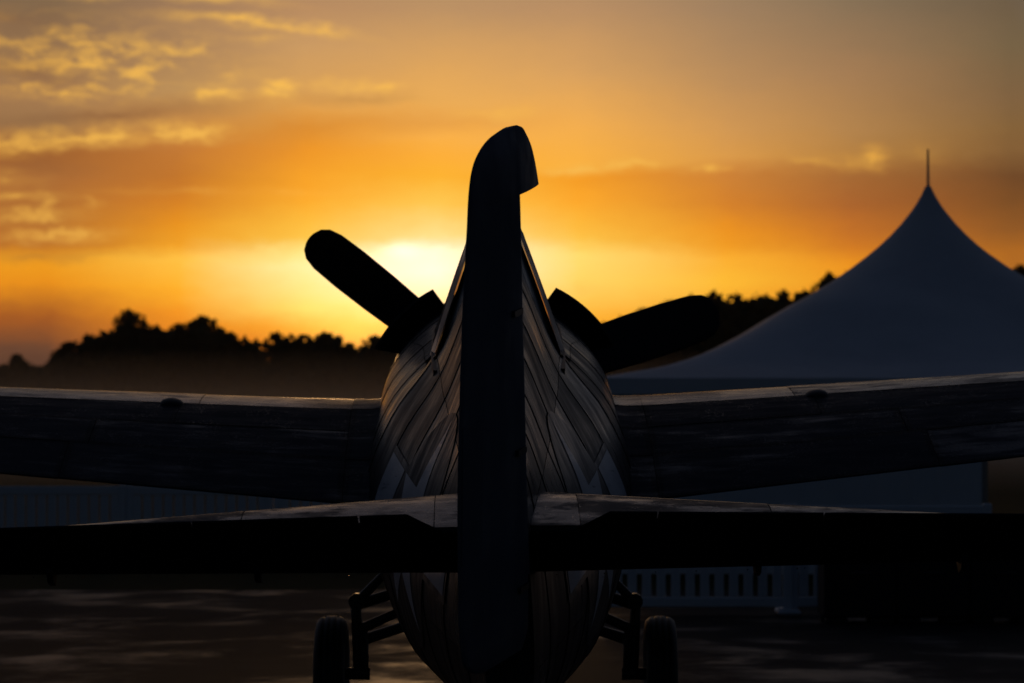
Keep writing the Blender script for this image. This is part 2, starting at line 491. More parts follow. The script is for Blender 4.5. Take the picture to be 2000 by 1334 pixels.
class MB:
    def __init__(self):
        self.v, self.f, self.uv = [], [], []

    def add(self, verts, faces, uvs=None):
        o = len(self.v)
        self.v += [tuple(p) for p in verts]
        self.f += [tuple(i + o for i in q) for q in faces]
        self.uv += uvs if uvs else [(0.5, 0.5, .5, .5)] * len(verts)

    def loft(self, rings, caps=True, closed=True):
        n = len(rings[0])
        vs = [p for r in rings for p in r]
        fs = []
        for i in range(len(rings) - 1):
            for j in range(n if closed else n - 1):
                a, b2 = i * n + j, i * n + (j + 1) % n
                fs.append((a, b2, b2 + n, a + n))
        self.add(vs, fs)
        if caps and closed:
            for r, flip in ((rings[0], True), (rings[-1], False)):
                idx = list(range(n))
                self.add(r, [tuple(reversed(idx)) if flip else tuple(idx)])

    def tube(self, p0, p1, r0, r1=None, n=10, mid=None):
        r1 = r0 if r1 is None else r1
        p0, p1 = Vector(p0), Vector(p1)
        ax = (p1 - p0).normalized()
        u = ax.orthogonal().normalized()
        w = ax.cross(u)

        def ring(c, r):
            return [c + (u * math.cos(t) + w * math.sin(t)) * r for t in [2 * math.pi * k / n for k in range(n)]]
        self.loft([ring(p0, r0), ring(p1, r1)])

    def box(self, c, s, rot=None, bev=0.0):
        cx, cy, cz = c
        hx, hy, hz = s[0] / 2, s[1] / 2, s[2] / 2
        if bev <= 0:
            pts = [(x, y, z) for z in (-hz, hz) for x, y in ((-hx, -hy), (hx, -hy), (hx, hy), (-hx, hy))]
            fs = [(3, 2, 1, 0), (4, 5, 6, 7), (0, 1, 5, 4), (1, 2, 6, 5), (2, 3, 7, 6), (3, 0, 4, 7)]
            if rot:
                pts = [rot @ Vector(p) for p in pts]
            self.add([(p[0] + cx, p[1] + cy, p[2] + cz) for p in pts], fs)
            return
        b2 = bev

        def ring(z, ix):
            h, k = hx - ix, hy - ix
            o = [(-h + b2, -k), (h - b2, -k), (h, -k + b2), (h, k - b2), (h - b2, k), (-h + b2, k), (-h, k - b2), (-h, -k + b2)]
            return [Vector((x, y, z)) for x, y in o]
        rings = [ring(-hz, b2), ring(-hz + b2, 0), ring(hz - b2, 0), ring(hz, b2)]
        if rot:
            rings = [[rot @ p for p in r] for r in rings]
        self.loft([[p + Vector(c) for p in r] for r in rings])

    def build(self, name, m, parent=None, smooth=False, loc=None):
        me = bpy.data.meshes.new(name)
        o0 = Vector(loc) if loc is not None else (ROOTLOC.get(parent.name, Vector((0, 0, 0))) if parent else Vector((0, 0, 0)))
        me.from_pydata([(p[0] - o0[0], p[1] - o0[1], p[2] - o0[2]) for p in self.v], [], self.f)
        if any(u != (0.5, 0.5, .5, .5) for u in self.uv):
            la = me.uv_layers.new(name='edge_a')
            lb = me.uv_layers.new(name='edge_b')
            for lp in me.loops:
                u = self.uv[lp.vertex_index]
                la.data[lp.index].uv = (u[0], u[1])
                lb.data[lp.index].uv = (u[2], u[3])
        if smooth:
            me.polygons.foreach_set('use_smooth', [True] * len(me.polygons))
        me.materials.append(m if not isinstance(m, str) else M[m])
        me.update()
        ob = bpy.data.objects.new(name, me)
        COL.objects.link(ob)
        if parent:
            ob.parent = parent
            ROOTLOC[ob.name] = o0
            if loc is not None:
                pl = ROOTLOC.get(parent.name, Vector((0, 0, 0)))
                ob.location = o0 - pl
        elif loc is not None:
            ob.location = o0
        return ob


ROOTLOC = {}


def empty(name, loc):
    o = bpy.data.objects.new(name, None)
    o.empty_display_size = .3
    COL.objects.link(o)
    o.location = loc
    ROOTLOC[o.name] = Vector(loc)
    return o


def tag(o, label, cat, group=None, kind=None):
    if label:
        o['label'] = label
    if cat:
        o['category'] = cat
    if group:
        o['group'] = group
    if kind:
        o['kind'] = kind
    return o


def copy_tree(o, parent=None):
    c = o.copy()
    COL.objects.link(c)
    c.parent = parent
    for ch in o.children:
        copy_tree(ch, c)
    return c


# ------------------------------------------------------------------ ground
def sheet(name, x0, x1, y0, y1, z, m, nx=2, ny=2, wob=0.0):
    b = MB()
    vs = []
    for j in range(ny + 1):
        for i in range(nx + 1):
            x = x0 + (x1 - x0) * i / nx
            y = y0 + (y1 - y0) * j / ny
            if wob and j in (ny,):
                y += rnd.uniform(-wob, wob)
            vs.append((x, y, z))
    fs = [(j * (nx + 1) + i, j * (nx + 1) + i + 1, (j + 1) * (nx + 1) + i + 1, (j + 1) * (nx + 1) + i) for j in range(ny) for i in range(nx)]
    b.add(vs, fs)
    o = b.build(name, m)
    o['kind'] = 'structure'
    return o


sheet('ground', -900, 900, -60, 950, -0.006, 'grass')
sheet('tarmac_apron', -60, 60, -30, 33.5, 0.0, 'tarmac', 40, 2, .35)

# ------------------------------------------------------------------ the airplane frame
HUB = Vector((-0.116, 19.4, 2.06))
ROT = Matrix.Rotation(R_(0.85), 3, 'Z') @ Matrix.Rotation(R_(11.0), 3, 'X') @ Matrix.Rotation(R_(-0.8), 3, 'Y')


def A(x, L, z):
    """airplane frame (x right, L metres behind the propeller, z above the thrust line) to the place"""
    return HUB + ROT @ Vector((x, -L, z))


plane = empty('airplane', (-0.11, 17.6, 0))
tag(plane, 'dark propeller fighter airplane seen from behind on the wet apron', 'airplane')


def pchip(xs, ys):
    n = len(xs)
    h = [xs[i + 1] - xs[i] for i in range(n - 1)]
    dl = [(ys[i + 1] - ys[i]) / h[i] for i in range(n - 1)]
    ms = [dl[0]]
    for i in range(1, n - 1):
        if dl[i - 1] * dl[i] <= 0:
            ms.append(0.0)
        else:
            w1, w2 = 2 * h[i] + h[i - 1], h[i] + 2 * h[i - 1]
            ms.append((w1 + w2) / (w1 / dl[i - 1] + w2 / dl[i]))
    ms.append(dl[-1])

    def f(x):
        if x <= xs[0]:
            return ys[0]
        if x >= xs[-1]:
            return ys[-1]
        i = 0
        while x > xs[i + 1]:
            i += 1
        t = (x - xs[i]) / h[i]
        t2, t3 = t * t, t * t * t
        return ((2 * t3 - 3 * t2 + 1) * ys[i] + (t3 - 2 * t2 + t) * h[i] * ms[i] + (-2 * t3 + 3 * t2) * ys[i + 1] + (t3 - t2) * h[i] * ms[i + 1])
    return f


circ = [(.66 * math.sin(R_(t)), .66 * math.cos(R_(t)) + .09) for t in (0, 22.5, 45, 67.5, 90, 112.5, 135, 157.5, 180)]
STA = {
    1.25: circ,
    1.9: [(0, .80), (.25, .76), (.47, .60), (.635, .38), (.69, .05), (.64, -.25), (.53, -.54), (.29, -.74), (0, -.82)],
    2.6: [(0, .82), (.20, .80), (.40, .68), (.61, .44), (.705, .08), (.67, -.25), (.55, -.60), (.29, -.82), (0, -.89)],
    3.45: [(0, .90), (.17, .88), (.36, .72), (.58, .46), (.715, .10), (.67, -.25), (.53, -.60), (.28, -.82), (0, -.89)],
    3.62: [(0, 1.36), (.115, 1.29), (.315, .82), (.56, .48), (.705, .10), (.66, -.25), (.52, -.60), (.27, -.81), (0, -.87)],
    4.6: [(0, 1.25), (.105, 1.18), (.27, .80), (.45, .48), (.59, .12), (.56, -.20), (.45, -.51), (.23, -.69), (0, -.74)],
    5.5: [(0, 1.12), (.09, 1.06), (.215, .76), (.34, .48), (.435, .15), (.42, -.12), (.33, -.38), (.17, -.53), (0, -.57)],
    6.4: [(0, 1.0), (.075, .95), (.155, .74), (.225, .50), (.275, .20), (.265, -.02), (.21, -.21), (.11, -.32), (0, -.35)],
    7.1: [(0, .90), (.06, .86), (.095, .70), (.125, .48), (.145, .22), (.14, .05), (.11, -.09), (.06, -.16), (0, -.18)],
    7.46: [(0, .85), (.045, .82), (.065, .68), (.08, .48), (.09, .25), (.085, .10), (.065, .01), (.035, -.05), (0, -.07)],
}
SL = sorted(STA)
FX = [pchip(SL, [STA[l][k][0] for l in SL]) for k in range(9)]
FZ = [pchip(SL, [STA[l][k][1] for l in SL]) for k in range(9)]


def cr(p0, p1, p2, p3, t):
    return .5 * ((2 * p1) + (p2 - p0) * t + (2 * p0 - 5 * p1 + 4 * p2 - p3) * t * t + (3 * p1 - p0 - 3 * p2 + p3) * t ** 3)


def fus(L, s):
    """right-half section point for s in 0 (top) to 8 (belly); s beyond mirrors"""
    xs = [f(L) for f in FX]
    zs = [f(L) for f in FZ]
    i = min(7, max(0, int(s)))
    t = s - i

    def gx(k):
        return -xs[-k] if k < 0 else (-xs[16 - k] if k > 8 else xs[k])

    def gz(k):
        return zs[-k] if k < 0 else (zs[16 - k] if k > 8 else zs[k])
    return (cr(gx(i - 1), gx(i), gx(i + 1), gx(i + 2), t), cr(gz(i - 1), gz(i), gz(i + 1), gz(i + 2), t))


def fus_n(L, s):
    x0, z0 = fus(L, max(0, s - .02))
    x1, z1 = fus(L, min(8, s + .02))
    tx, tz = x1 - x0, z1 - z0
    n = math.hypot(tx, tz) or 1
    return (-tz / n, tx / n)


def fus_pt(L, s, off=0.0, side=1):
    x, z = fus(L, s)
    nx, nz = fus_n(L, s)
    return A(side * (x + nx * off), L, z + nz * off)


def build_fuselage():
    b = MB()
    Ls = [1.25 + (7.46 - 1.25) * i / 60 for i in range(61)]
    rings = []
    for L in Ls:
        r = [fus_pt(L, 8 * k / 24, -.006) for k in range(25)]
        r += [fus_pt(L, 8 * k / 24, -.006, -1) for k in range(23, 0, -1)]
        rings.append(r)
    b.loft(rings)
    body = b.build('fuselage', 'core', plane, True)
    frames = [1.27, 1.9, 2.6, 3.2, 3.64, 4.2, 4.8, 5.35, 5.9, 6.45, 6.95, 7.45]
    strips = [0, 2.05, 4.75, 6.5, 8]
    for fi in range(len(frames) - 1):
        for si in range(4):
            for side in (1, -1):
                l0, l1 = frames[fi] + .0022, frames[fi + 1] - .0022
                if l0 < 3.64 and l1 > 3.2 and si < 1:
                    continue
                w = sum((Vector(fus((l0 + l1) / 2, strips[si] + (strips[si + 1] - strips[si]) * (q + 1) / 6)) - Vector(fus((l0 + l1) / 2, strips[si] + (strips[si + 1] - strips[si]) * q / 6))).length for q in range(6))
                g = .0022 * (strips[si + 1] - strips[si]) / max(w, .02)
                s0, s1 = strips[si] + g, strips[si + 1] - g
                nl, ns = 6, 14
                b = MB()
                vs, uv = [], []
                for i in range(nl + 1):
                    for j in range(ns + 1):
                        L = l0 + (l1 - l0) * i / nl
                        s = s0 + (s1 - s0) * j / ns
                        lift = .004 + .004 * (i / nl)
                        vs.append(fus_pt(L, s, lift, side))
                        uu, vv = (l1 - l0) * i / nl, w * j / ns
                        uv.append((uu, vv, (l1 - l0) - uu, w - vv))
                n1 = ns + 1
                fs = [(i * n1 + j, i * n1 + j + 1, (i + 1) * n1 + j + 1, (i + 1) * n1 + j) for i in range(nl) for j in range(ns)]
                if side > 0:
                    fs = [tuple(reversed(q)) for q in fs]
                b.add(vs, fs, uv)
                # skirt
                per = [(i, 0) for i in range(nl)] + [(nl, j) for j in range(ns)] + [(i, ns) for i in range(nl, 0, -1)] + [(0, j) for j in range(ns, 0, -1)]
                top, bot = [], []
                for i, j in per:
                    L = l0 + (l1 - l0) * i / nl
                    s = s0 + (s1 - s0) * j / ns
                    top.append(vs[i * n1 + j])
                    bot.append(fus_pt(L, s, -.005, side))
                m_ = len(per)
                b.add(top + bot, [((k + 1) % m_, k, k + m_, (k + 1) % m_ + m_) for k in range(m_)], [(0.0, 0.0, 0.0, 0.0)] * (2 * m_))
                b.build('skin_panel', 'skin', body, True)
    return body


fuselage = build_fuselage()


def arc_table(L):
    tab = [(0.0, 0.0)]
    px, pz = fus(L, 0)
    acc = 0.0
    for k in range(1, 161):
        s = 8 * k / 160
        x, z = fus(L, s)
        acc += math.hypot(x - px, z - pz)
        tab.append((acc, s))
        px, pz = x, z
    return tab


def s_at(L, t, cache={}):
    key = round(L, 3)
    if key not in cache:
        cache[key] = arc_table(key)
    tab = cache[key]
    for (a0, s0), (a1, s1) in zip(tab, tab[1:]):
        if t <= a1:
            return s0 + (s1 - s0) * (t - a0) / (a1 - a0)
    return 8.0


def decal(name, polys, m, L0, s_ref, lift, side, parent):
    """flat print wrapped on the fuselage side: polygons in (forward, up) metres round the centre (L0, s_ref)"""
    import bmesh
    bm = bmesh.new()
    for poly in polys:
        bm.faces.new([bm.verts.new((p[0], p[1], 0)) for p in poly])
    bmesh.ops.triangulate(bm, faces=bm.faces[:])
    for _ in range(5):
        es = [e_ for e_ in bm.edges if e_.calc_length() > .05]
        if not es:
            break
        bmesh.ops.subdivide_edges(bm, edges=es, cuts=1)
        bmesh.ops.triangulate(bm, faces=[f_ for f_ in bm.faces if len(f_.verts) > 3])
    tc = {}

    def tref(L):
        key = round(L, 3)
        if key not in tc:
            acc, (px, pz) = 0.0, fus(L, 0)
            for k in range(1, 81):
                x, z = fus(L, s_ref * k / 80)
                acc += math.hypot(x - px, z - pz)
                px, pz = x, z
            tc[key] = acc
        return tc[key]
    bm.verts.ensure_lookup_table()
    pts = []
    for v in bm.verts:
        L = round(L0 - v.co.x, 2)
        s = s_at(L, max(0, tref(L) - v.co.y))
        pts.append(fus_pt(L0 - v.co.x, s, lift, side))
    b = MB()
    fs = [tuple(v.index for v in f_.verts) for f_ in bm.faces]
    if side > 0:
        fs = [tuple(reversed(q)) for q in fs]
    b.add(pts, fs)
    bm.free()
    return b.build(name, m, parent, True)


def ngon(r, n=32):
    return [(r * math.sin(2 * math.pi * k / n), r * math.cos(2 * math.pi * k / n)) for k in range(n)]


RS = .55
star_poly = []
for k in range(10):
    rr = RS if k % 2 == 0 else RS * .382
    star_poly.append((rr * math.sin(math.pi * k / 5), rr * math.cos(math.pi * k / 5)))
for side in (1, -1):
    ins = decal('insignia', [ngon(RS * 1.06)] + [[(sx * RS * .9, RS * .37), (sx * RS * 2.06, RS * .37), (sx * RS * 2.06, -RS * .25), (sx * RS * .9, -RS * .25)] for sx in (1, -1)],
                'disc', 5.35, 3.62, .0115, side, fuselage)
    decal('star', [star_poly], 'star', 5.35, 3.62, .0145, side, fuselage)
    for sx in (1, -1):
        decal('bar', [[(sx * RS * 1.08, RS * .309), (sx * RS * 2.0, RS * .309), (sx * RS * 2.0, -RS * .19), (sx * RS * 1.08, -RS * .19)]],
              'star', 5.35, 3.62, .0145, side, fuselage)


# cowling, cowl flaps, propeller
def build_nose():
    b = MB()
    prof = [(.20, .40), (.17, .47), (.20, .55), (.30, .615), (.50, .655), (.85, .668), (1.22, .668)]
    n = 48
    rings = [[A(r * math.sin(2 * math.pi * k / n), L, r * math.cos(2 * math.pi * k / n) + .075 * L) for k in range(n)] for L, r in prof]
    b.loft(rings)
    cow = b.build('cowling', 'skin', plane, True)
    for side in (1, -1):
        for a0, a1 in ((27, 46), (45.8, 63)):
            b = MB()
            ks = [a0 + (a1 - a0) * i / 6 for i in range(7)]
            o0 = [A(side * .672 * math.sin(R_(t)), 1.14, .672 * math.cos(R_(t)) + .10) for t in ks]
            o1 = [A(side * .815 * math.sin(R_(t)), 1.36, .815 * math.cos(R_(t)) + .10) for t in ks]
            i0 = [A(side * .655 * math.sin(R_(t)), 1.145, .655 * math.cos(R_(t)) + .10) for t in ks]
            i1 = [A(side * .80 * math.sin(R_(t)), 1.365, .80 * math.cos(R_(t)) + .10) for t in ks]
            b.loft([o0, o1, i1, i0, o0], caps=False, closed=False)
            b.loft([[o0[0], o1[0], i1[0], i0[0]], [o0[0], o1[0], i1[0], i0[0]]])
            b.loft([[o0[-1], o1[-1], i1[-1], i0[-1]], [o0[-1], o1[-1], i1[-1], i0[-1]]])
            b.build('cowl_flap', 'black', cow)
    # hub
    b = MB()
    n = 24
    pr = [(.16, .10), (.10, .16), (.0, .17), (-.10, .15), (-.22, .10), (-.30, .03)]
    b.loft([[A(r * math.sin(2 * math.pi * k / n), L, r * math.cos(2 * math.pi * k / n)) for k in range(n)] for L, r in pr])
    hub = b.build('propeller', 'black', plane, True)
    # blades: radius, chord, twist
    sec = [(.10, .13, 55, .10), (.30, .24, 42, .085), (.50, .30, 35, .055), (.70, .335, 30, .04), (.95, .345, 26, .03),
           (1.2, .335, 21, .024), (1.38, .315, 19, .018), (1.46, .27, 18, .014), (1.505, .19, 18, .010), (1.525, .09, 18, .006), (1.53, .03, 18, .004)]
    for ang in PROP_ANG:
        ca, sa_ = math.cos(R_(ang)), math.sin(R_(ang))
        rings = []
        for r, c, tw, th in sec:
            rg = []
            for k in range(16):
                t = 2 * math.pi * k / 16
                u, v = .5 * c * math.cos(t), .5 * th * math.sin(t)
                p, q = u * math.cos(R_(tw)) - v * math.sin(R_(tw)), u * math.sin(R_(tw)) + v * math.cos(R_(tw))
                rg.append(A(r * ca - p * sa_, -q, r * sa_ + p * ca))
            rings.append(rg)
        b = MB()
        b.loft(rings)
        b.build('blade', 'prop', hub, True)


PROP_ANG = (140.3, 17.6, 259.0)
build_nose()


# canopy with its rear bow, windscreen
def build_canopy():
    def sec(L, hw, zb, zt, n=16):
        pts = []
        for k in range(n + 1):
            t = -1 + 2 * k / n
            u = abs(t)
            # straight sloping sides, rounded crown
            if u > .35:
                q = (u - .35) / .65
                x = hw * (.40 + .60 * q)
                z = zt - (zt - zb) * (.10 + .90 * q ** 1.05)
            else:
                q = u / .35
                x = hw * .40 * math.sin(q * math.pi / 2) ** .9
                z = zt - (zt - zb) * .10 * (1 - math.cos(q * math.pi / 2))
            pts.append((math.copysign(x, t), L, z))
        return pts
    stations = [(2.32, .30, .80, .86), (2.62, .335, .79, 1.20), (2.72, .34, .79, 1.33), (3.0, .345, .78, 1.43), (3.4, .345, .78, 1.45), (3.70, .338, .78, 1.435)]
    b = MB()
    rings = [[A(*p) for p in sec(*s)] for s in stations]
    b.loft(rings, closed=False)
    can = b.build('canopy', 'glass', plane, True)
    # bows: bands that stand proud of the glass
    for L0, L1, hw0, hw1, zt0, zt1, zb in ((3.38, 3.96, .362, .272, 1.468, 1.352, .765), (3.00, 3.05, .352, .353, 1.437, 1.442, .78), (2.70, 2.75, .348, .35, 1.335, 1.355, .78)):
        b = MB()
        o0 = [A(*p) for p in sec(L0, hw0, zb, zt0, 32)]
        o1 = [A(*p) for p in sec(L1, hw1, zb, zt1, 32)]
        i0 = [A(*p) for p in sec(L0, hw0 - .02, zb, zt0 - .02, 32)]
        i1 = [A(*p) for p in sec(L1, hw1 - .02, zb, zt1 - .02, 32)]
        b.loft([i0, o0], False, False)
        b.loft([o0, o1], False, False)
        b.loft([o1, i1], False, False)
        b.loft([i1, i0], False, False)
        b.build('canopy_bow', 'bow', can, True)
    for side in (1, -1):
        b = MB()
        pts = []
        for L in (2.5, 3.0, 3.5, 3.8, 4.0):
            x = side * (.352 - max(0, L - 3.6) * .045)
            pts.append([A(x - side * .02, L, .755), A(x + side * .004, L, .755), A(x + side * .004, L, .785), A(x - side * .02, L, .785)])
        b.loft(pts)
        b.build('canopy_rail', 'black', can)


build_canopy()


# ------------------------------------------------------------------ flying surfaces
def foil(u, t, nose=1.0):
    """half thickness of an airfoil at chord fraction u"""
    return 5 * t * (.2969 * math.sqrt(u) * nose - .126 * u - .3516 * u * u + .2843 * u ** 3 - .1015 * u ** 4)


W_TIP = 5.75


def wing_sec(x):
    """leading edge L, trailing edge L, thickness ratio, z of chord line at leading and trailing edge"""
    f = max(0, (x - .55) / (W_TIP - .55))
    le = 1.62 + .42 * f
    te = 4.05 - .62 * f
    th = .155 - .045 * f
    dz = max(0, x - .55) * math.tan(R_(4.6))
    return le, te, th, .065 + dz, .072 + dz


def wing_pt(x, u, up, side, off=0.0):
    le, te, th, z0, z1 = wing_sec(x)
    c = te - le
    camber = .02 * c * 4 * u * (1 - u)
    h = foil(u, th) * c
    fl = .055 * math.exp(-max(0, x - .60) / .05) * (math.sin(math.pi * min(1, u * 1.02)) ** .6)
    if up:
        return A(side * x, le + u * c, z0 + (z1 - z0) * u + camber + h + off + fl)
    return A(side * x, le + u * c, z0 + (z1 - z0) * u + camber - h * .8 - off)


def build_wing(side):
    b = MB()
    us = [0, .004, .015, .04, .08, .14, .22, .32, .44, .56, .68, .80, .90, .96, 1.0]
    xs = [.50, .58, .62, .66, .72, .80, .95, 1.3, 1.9, 2.6, 3.4, 4.2, 5.0, 5.4, 5.6, 5.70, 5.75]
    rings = []
    for x in xs:
        sh = 1.0 if x < 5.3 else max(.12, math.sqrt(max(0, 1 - ((x - 5.3) / .46) ** 2)))
        le, te, th, z0, z1 = wing_sec(x)
        up = [wing_pt(x, u, True, side, -.004) for u in us]
        dn = [wing_pt(x, u, False, side, -.004) for u in reversed(us[1:])]
        ring = up + dn
        if sh < 1:
            cc = A(side * x, le + .45 * (te - le), (z0 + z1) / 2)
            ring = [cc + (p - cc) * sh for p in ring]
        rings.append(ring)
    if side > 0:
        rings = [list(reversed(r)) for r in rings]
    b.loft(rings)
    wg = b.build('wing', 'core', plane, True)
    ub = [.0, .14, .375, .58, .77, 1.0]
    xb = [[.56, .82, 2.02, 3.6, 5.28], [.56, .82, 1.68, 3.2, 5.28], [.56, .82, 1.78, 3.6, 5.28], [.56, .82, 2.2, 3.6, 5.28], [.56, .82, 2.30, 3.76, 5.28]]
    for ui in range(5):
        for xi in range(len(xb[ui]) - 1):
            x0, x1 = xb[ui][xi] + .0016, xb[ui][xi + 1] - .0016
            u0, u1 = ub[ui] + (0.0007 if ui else .0), ub[ui + 1] - (.0007 if ui < 4 else 0)
            nx, nu = 7, 7
            w = (u1 - u0) * 2.2
            vs, uv = [], []
            for i in range(nx + 1):
                for j in range(nu + 1):
                    x = x0 + (x1 - x0) * i / nx
                    q = j / nu
                    u = u0 + (u1 - u0) * (q * q if ui == 0 else q)
                    vs.append(wing_pt(x, u, True, side, .003 + .0025 * ((xi + ui) % 2)))
                    uv.append(((x1 - x0) * i / nx, w * q, (x1 - x0) * (1 - i / nx), w * (1 - q)))
            n1 = nu + 1
            fs = [(i * n1 + j, i * n1 + j + 1, (i + 1) * n1 + j + 1, (i + 1) * n1 + j) for i in range(nx) for j in range(nu)]
            if side > 0:
                fs = [tuple(reversed(q)) for q in fs]
            b = MB()
            b.add(vs, fs, uv)
            per = [i * n1 for i in range(nx)] + [nx * n1 + j for j in range(nu)] + [i * n1 + nu for i in range(nx, 0, -1)] + list(range(nu, 0, -1))
            dnv = ROT @ Vector((0, 0, -.009))
            top = [vs[k] for k in per]
            bot = [p + dnv for p in top]
            m_ = len(per)
            b.add(top + bot, [((k + 1) % m_, k, k + m_, (k + 1) % m_ + m_) for k in range(m_)], [(0.0, 0.0, 0.0, 0.0)] * (2 * m_))
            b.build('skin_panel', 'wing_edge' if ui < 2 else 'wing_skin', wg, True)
    # low dark blister over the gun bay
    b = MB()
    xc, uc = (1.80 if side > 0 else 1.83), .385
    rings = []
    for i in range(7):
        r = math.cos(i / 6 * math.pi / 2)
        rings.append([])
        for k in range(20):
            t = 2 * math.pi * k / 20
            rings[-1].append(wing_pt(xc + .065 * r * math.cos(t), uc + .035 * r * math.sin(t), True, side, .004 + .030 * math.sin(i / 6 * math.pi / 2)))
    if side > 0:
        rings = [list(reversed(r)) for r in rings]
    b.loft(rings)
    b.build('blister', 'black', wg, True)
    return wg


for side in (1, -1):
    build_wing(side)

# fin
FIN_H = 7.55


def build_fin():
    b = MB()
    rings = []
    for z, le, th in ((.55, 5.75, .085), (.95, 6.1, .075), (1.4, 6.55, .06), (1.72, 6.80, .05), (1.98, 6.98, .042), (2.075, 7.06, .036)):
        te = 7.47
        r = []
        for u in (0, .03, .1, .25, .45, .7, 1.0):
            h = th * min(1.0, 1.15 * math.sqrt(u) if u < .45 else 1.0)
            r.append((h, le + (te - le) * u, z))
        full = [A(*p) for p in r] + [A(-p[0], p[1], p[2]) for p in reversed(r[1:])]
        rings.append(full)
    b.loft(rings)
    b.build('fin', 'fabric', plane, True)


build_fin()

RUD_D = R_(18.0)


def hinge_pt(c, t, z):
    """rudder frame: c aft of the hinge, t to the right of its mid-plane"""
    x = -c * math.sin(RUD_D) + t * math.cos(RUD_D)
    l = FIN_H + c * math.cos(RUD_D) + t * math.sin(RUD_D)
    return A(x, l, z + .13)


def build_rudder():
    te = pchip([.13, .17, .24, .45, .8, 1.2, 1.6, 1.9, 1.98, 2.06, 2.11, 2.155, 2.19, 2.21],
               [.36, .50, .60, .635, .63, .59, .53, .465, .45, .42, .38, .30, .18, .02])
    lo = pchip([.13, 2.3], [0, 0])
    half = pchip([.13, .25, .8, 1.5, 1.95, 2.1, 2.21], [.050, .078, .076, .066, .060, .05, .012])

    def ring(z, front):
        t = te(z)
        h = half(z)
        pr = []
        fr = front
        for q in (0, .04, .12, .25, .45):
            c = fr + (.0 - fr) * q / .45 if fr < -.12 else fr + (0 - fr) * q / .45
            pr.append((c, h * (math.sqrt(1 - (1 - q / .45) ** 2) if fr > -.12 else min(1, .25 + .75 * math.sqrt(q / .45)))))
        for q in (.08, .25, .5, .75, .94, 1.0):
            pr.append((t * q if t > 0 else t * q, h * (1 - q) + .006 * q))
        pr[-1] = (pr[-1][0], 0.003)
        right = [hinge_pt(c, w, z) for c, w in pr]
        left = [hinge_pt(c, -w, z) for c, w in reversed(pr)]
        return right + left
    b = MB()
    fr = pchip([.13, .2, .5, 1.96], [.05, -.05, -.075, -.07])
    b.loft([ring(z, fr(z)) for z in (.135, .142, .15, .16, .17, .185, .2, .22, .24, .28, .32, .38, .45, .6, .7, .8, .9, 1.0, 1.1, 1.2, 1.3, 1.4, 1.5, 1.6, 1.7, 1.8, 1.85, 1.9, 1.94, 1.975)])
    fr2 = pchip([1.955, 2.0, 2.06, 2.12, 2.17, 2.195, 2.21], [-.42, -.40, -.37, -.33, -.28, -.24, -.17])
    zt = [1.955, 1.97] + [1.98 + .23 * math.sin(k / 22 * math.pi / 2) for k in range(1, 23)]
    rings = []
    for z in zt:
        f, t, h = fr2(z), te(z), half(z)
        pr = []
        for k in range(25):
            q = k / 24
            c = f + (t - f) * q
            if q < .45:
                w = h * min(1, .12 + .95 * math.sqrt(q / .45))
            else:
                w = h * (1 - ((q - .45) / .55) ** 1.3) + .003
            pr.append((c, w))
        rings.append([hinge_pt(c, w, z) for c, w in pr] + [hinge_pt(c, -w, z) for c, w in reversed(pr)])
    b.loft(rings)
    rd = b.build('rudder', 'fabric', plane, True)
    # ribs under the fabric and the trim tab
    b = MB()
    z0, z1 = .62, 1.14
    r = []
    for z in (z0, z1):
        t = te(z)
        r.append([hinge_pt(t - .20, .030, z), hinge_pt(t - .01, .012, z), hinge_pt(t - .01, .004, z), hinge_pt(t - .20, .012, z)])
    b.loft(r)
    b.build('trim_tab', 'fabric', rd)
    for z in (.40, .95, 1.5):
        b = MB()
        t = te(z)
        h = half(z)
        b.loft([[hinge_pt(-.07, h * .5, zz), hinge_pt(.0, h + .006, zz), hinge_pt(.10, h + .003, zz), hinge_pt(.10, 0, zz), hinge_pt(-.07, 0, zz)] for zz in (z - .012, z + .012)])
        b.build('hinge', 'gear', rd)


build_rudder()

STAB_Z = .635
EL_HINGE = 7.22
EL_UP = R_(32.0)


def stab_sec(x):
    f = x / 2.45
    return 6.40 + .72 * f, 7.19, .072 - .050 * f, .048 - .028 * f   # LE, TE, half thickness, half thickness at the hinge


def stab_pt(x, u, up, side, off=0.0):
    le, te, h, hh = stab_sec(x)
    w = h * min(1.0, 1.25 * math.sqrt(u) - .25 * u) if u < .45 else h + (hh - h) * ((u - .45) / .55) ** 1.2
    if u < .45:
        w = h * math.sqrt(max(0, 1 - (1 - u / .45) ** 2))
    z = STAB_Z + (w + off if up else -w - off)
    return A(side * x, le + (te - le) * u, z)


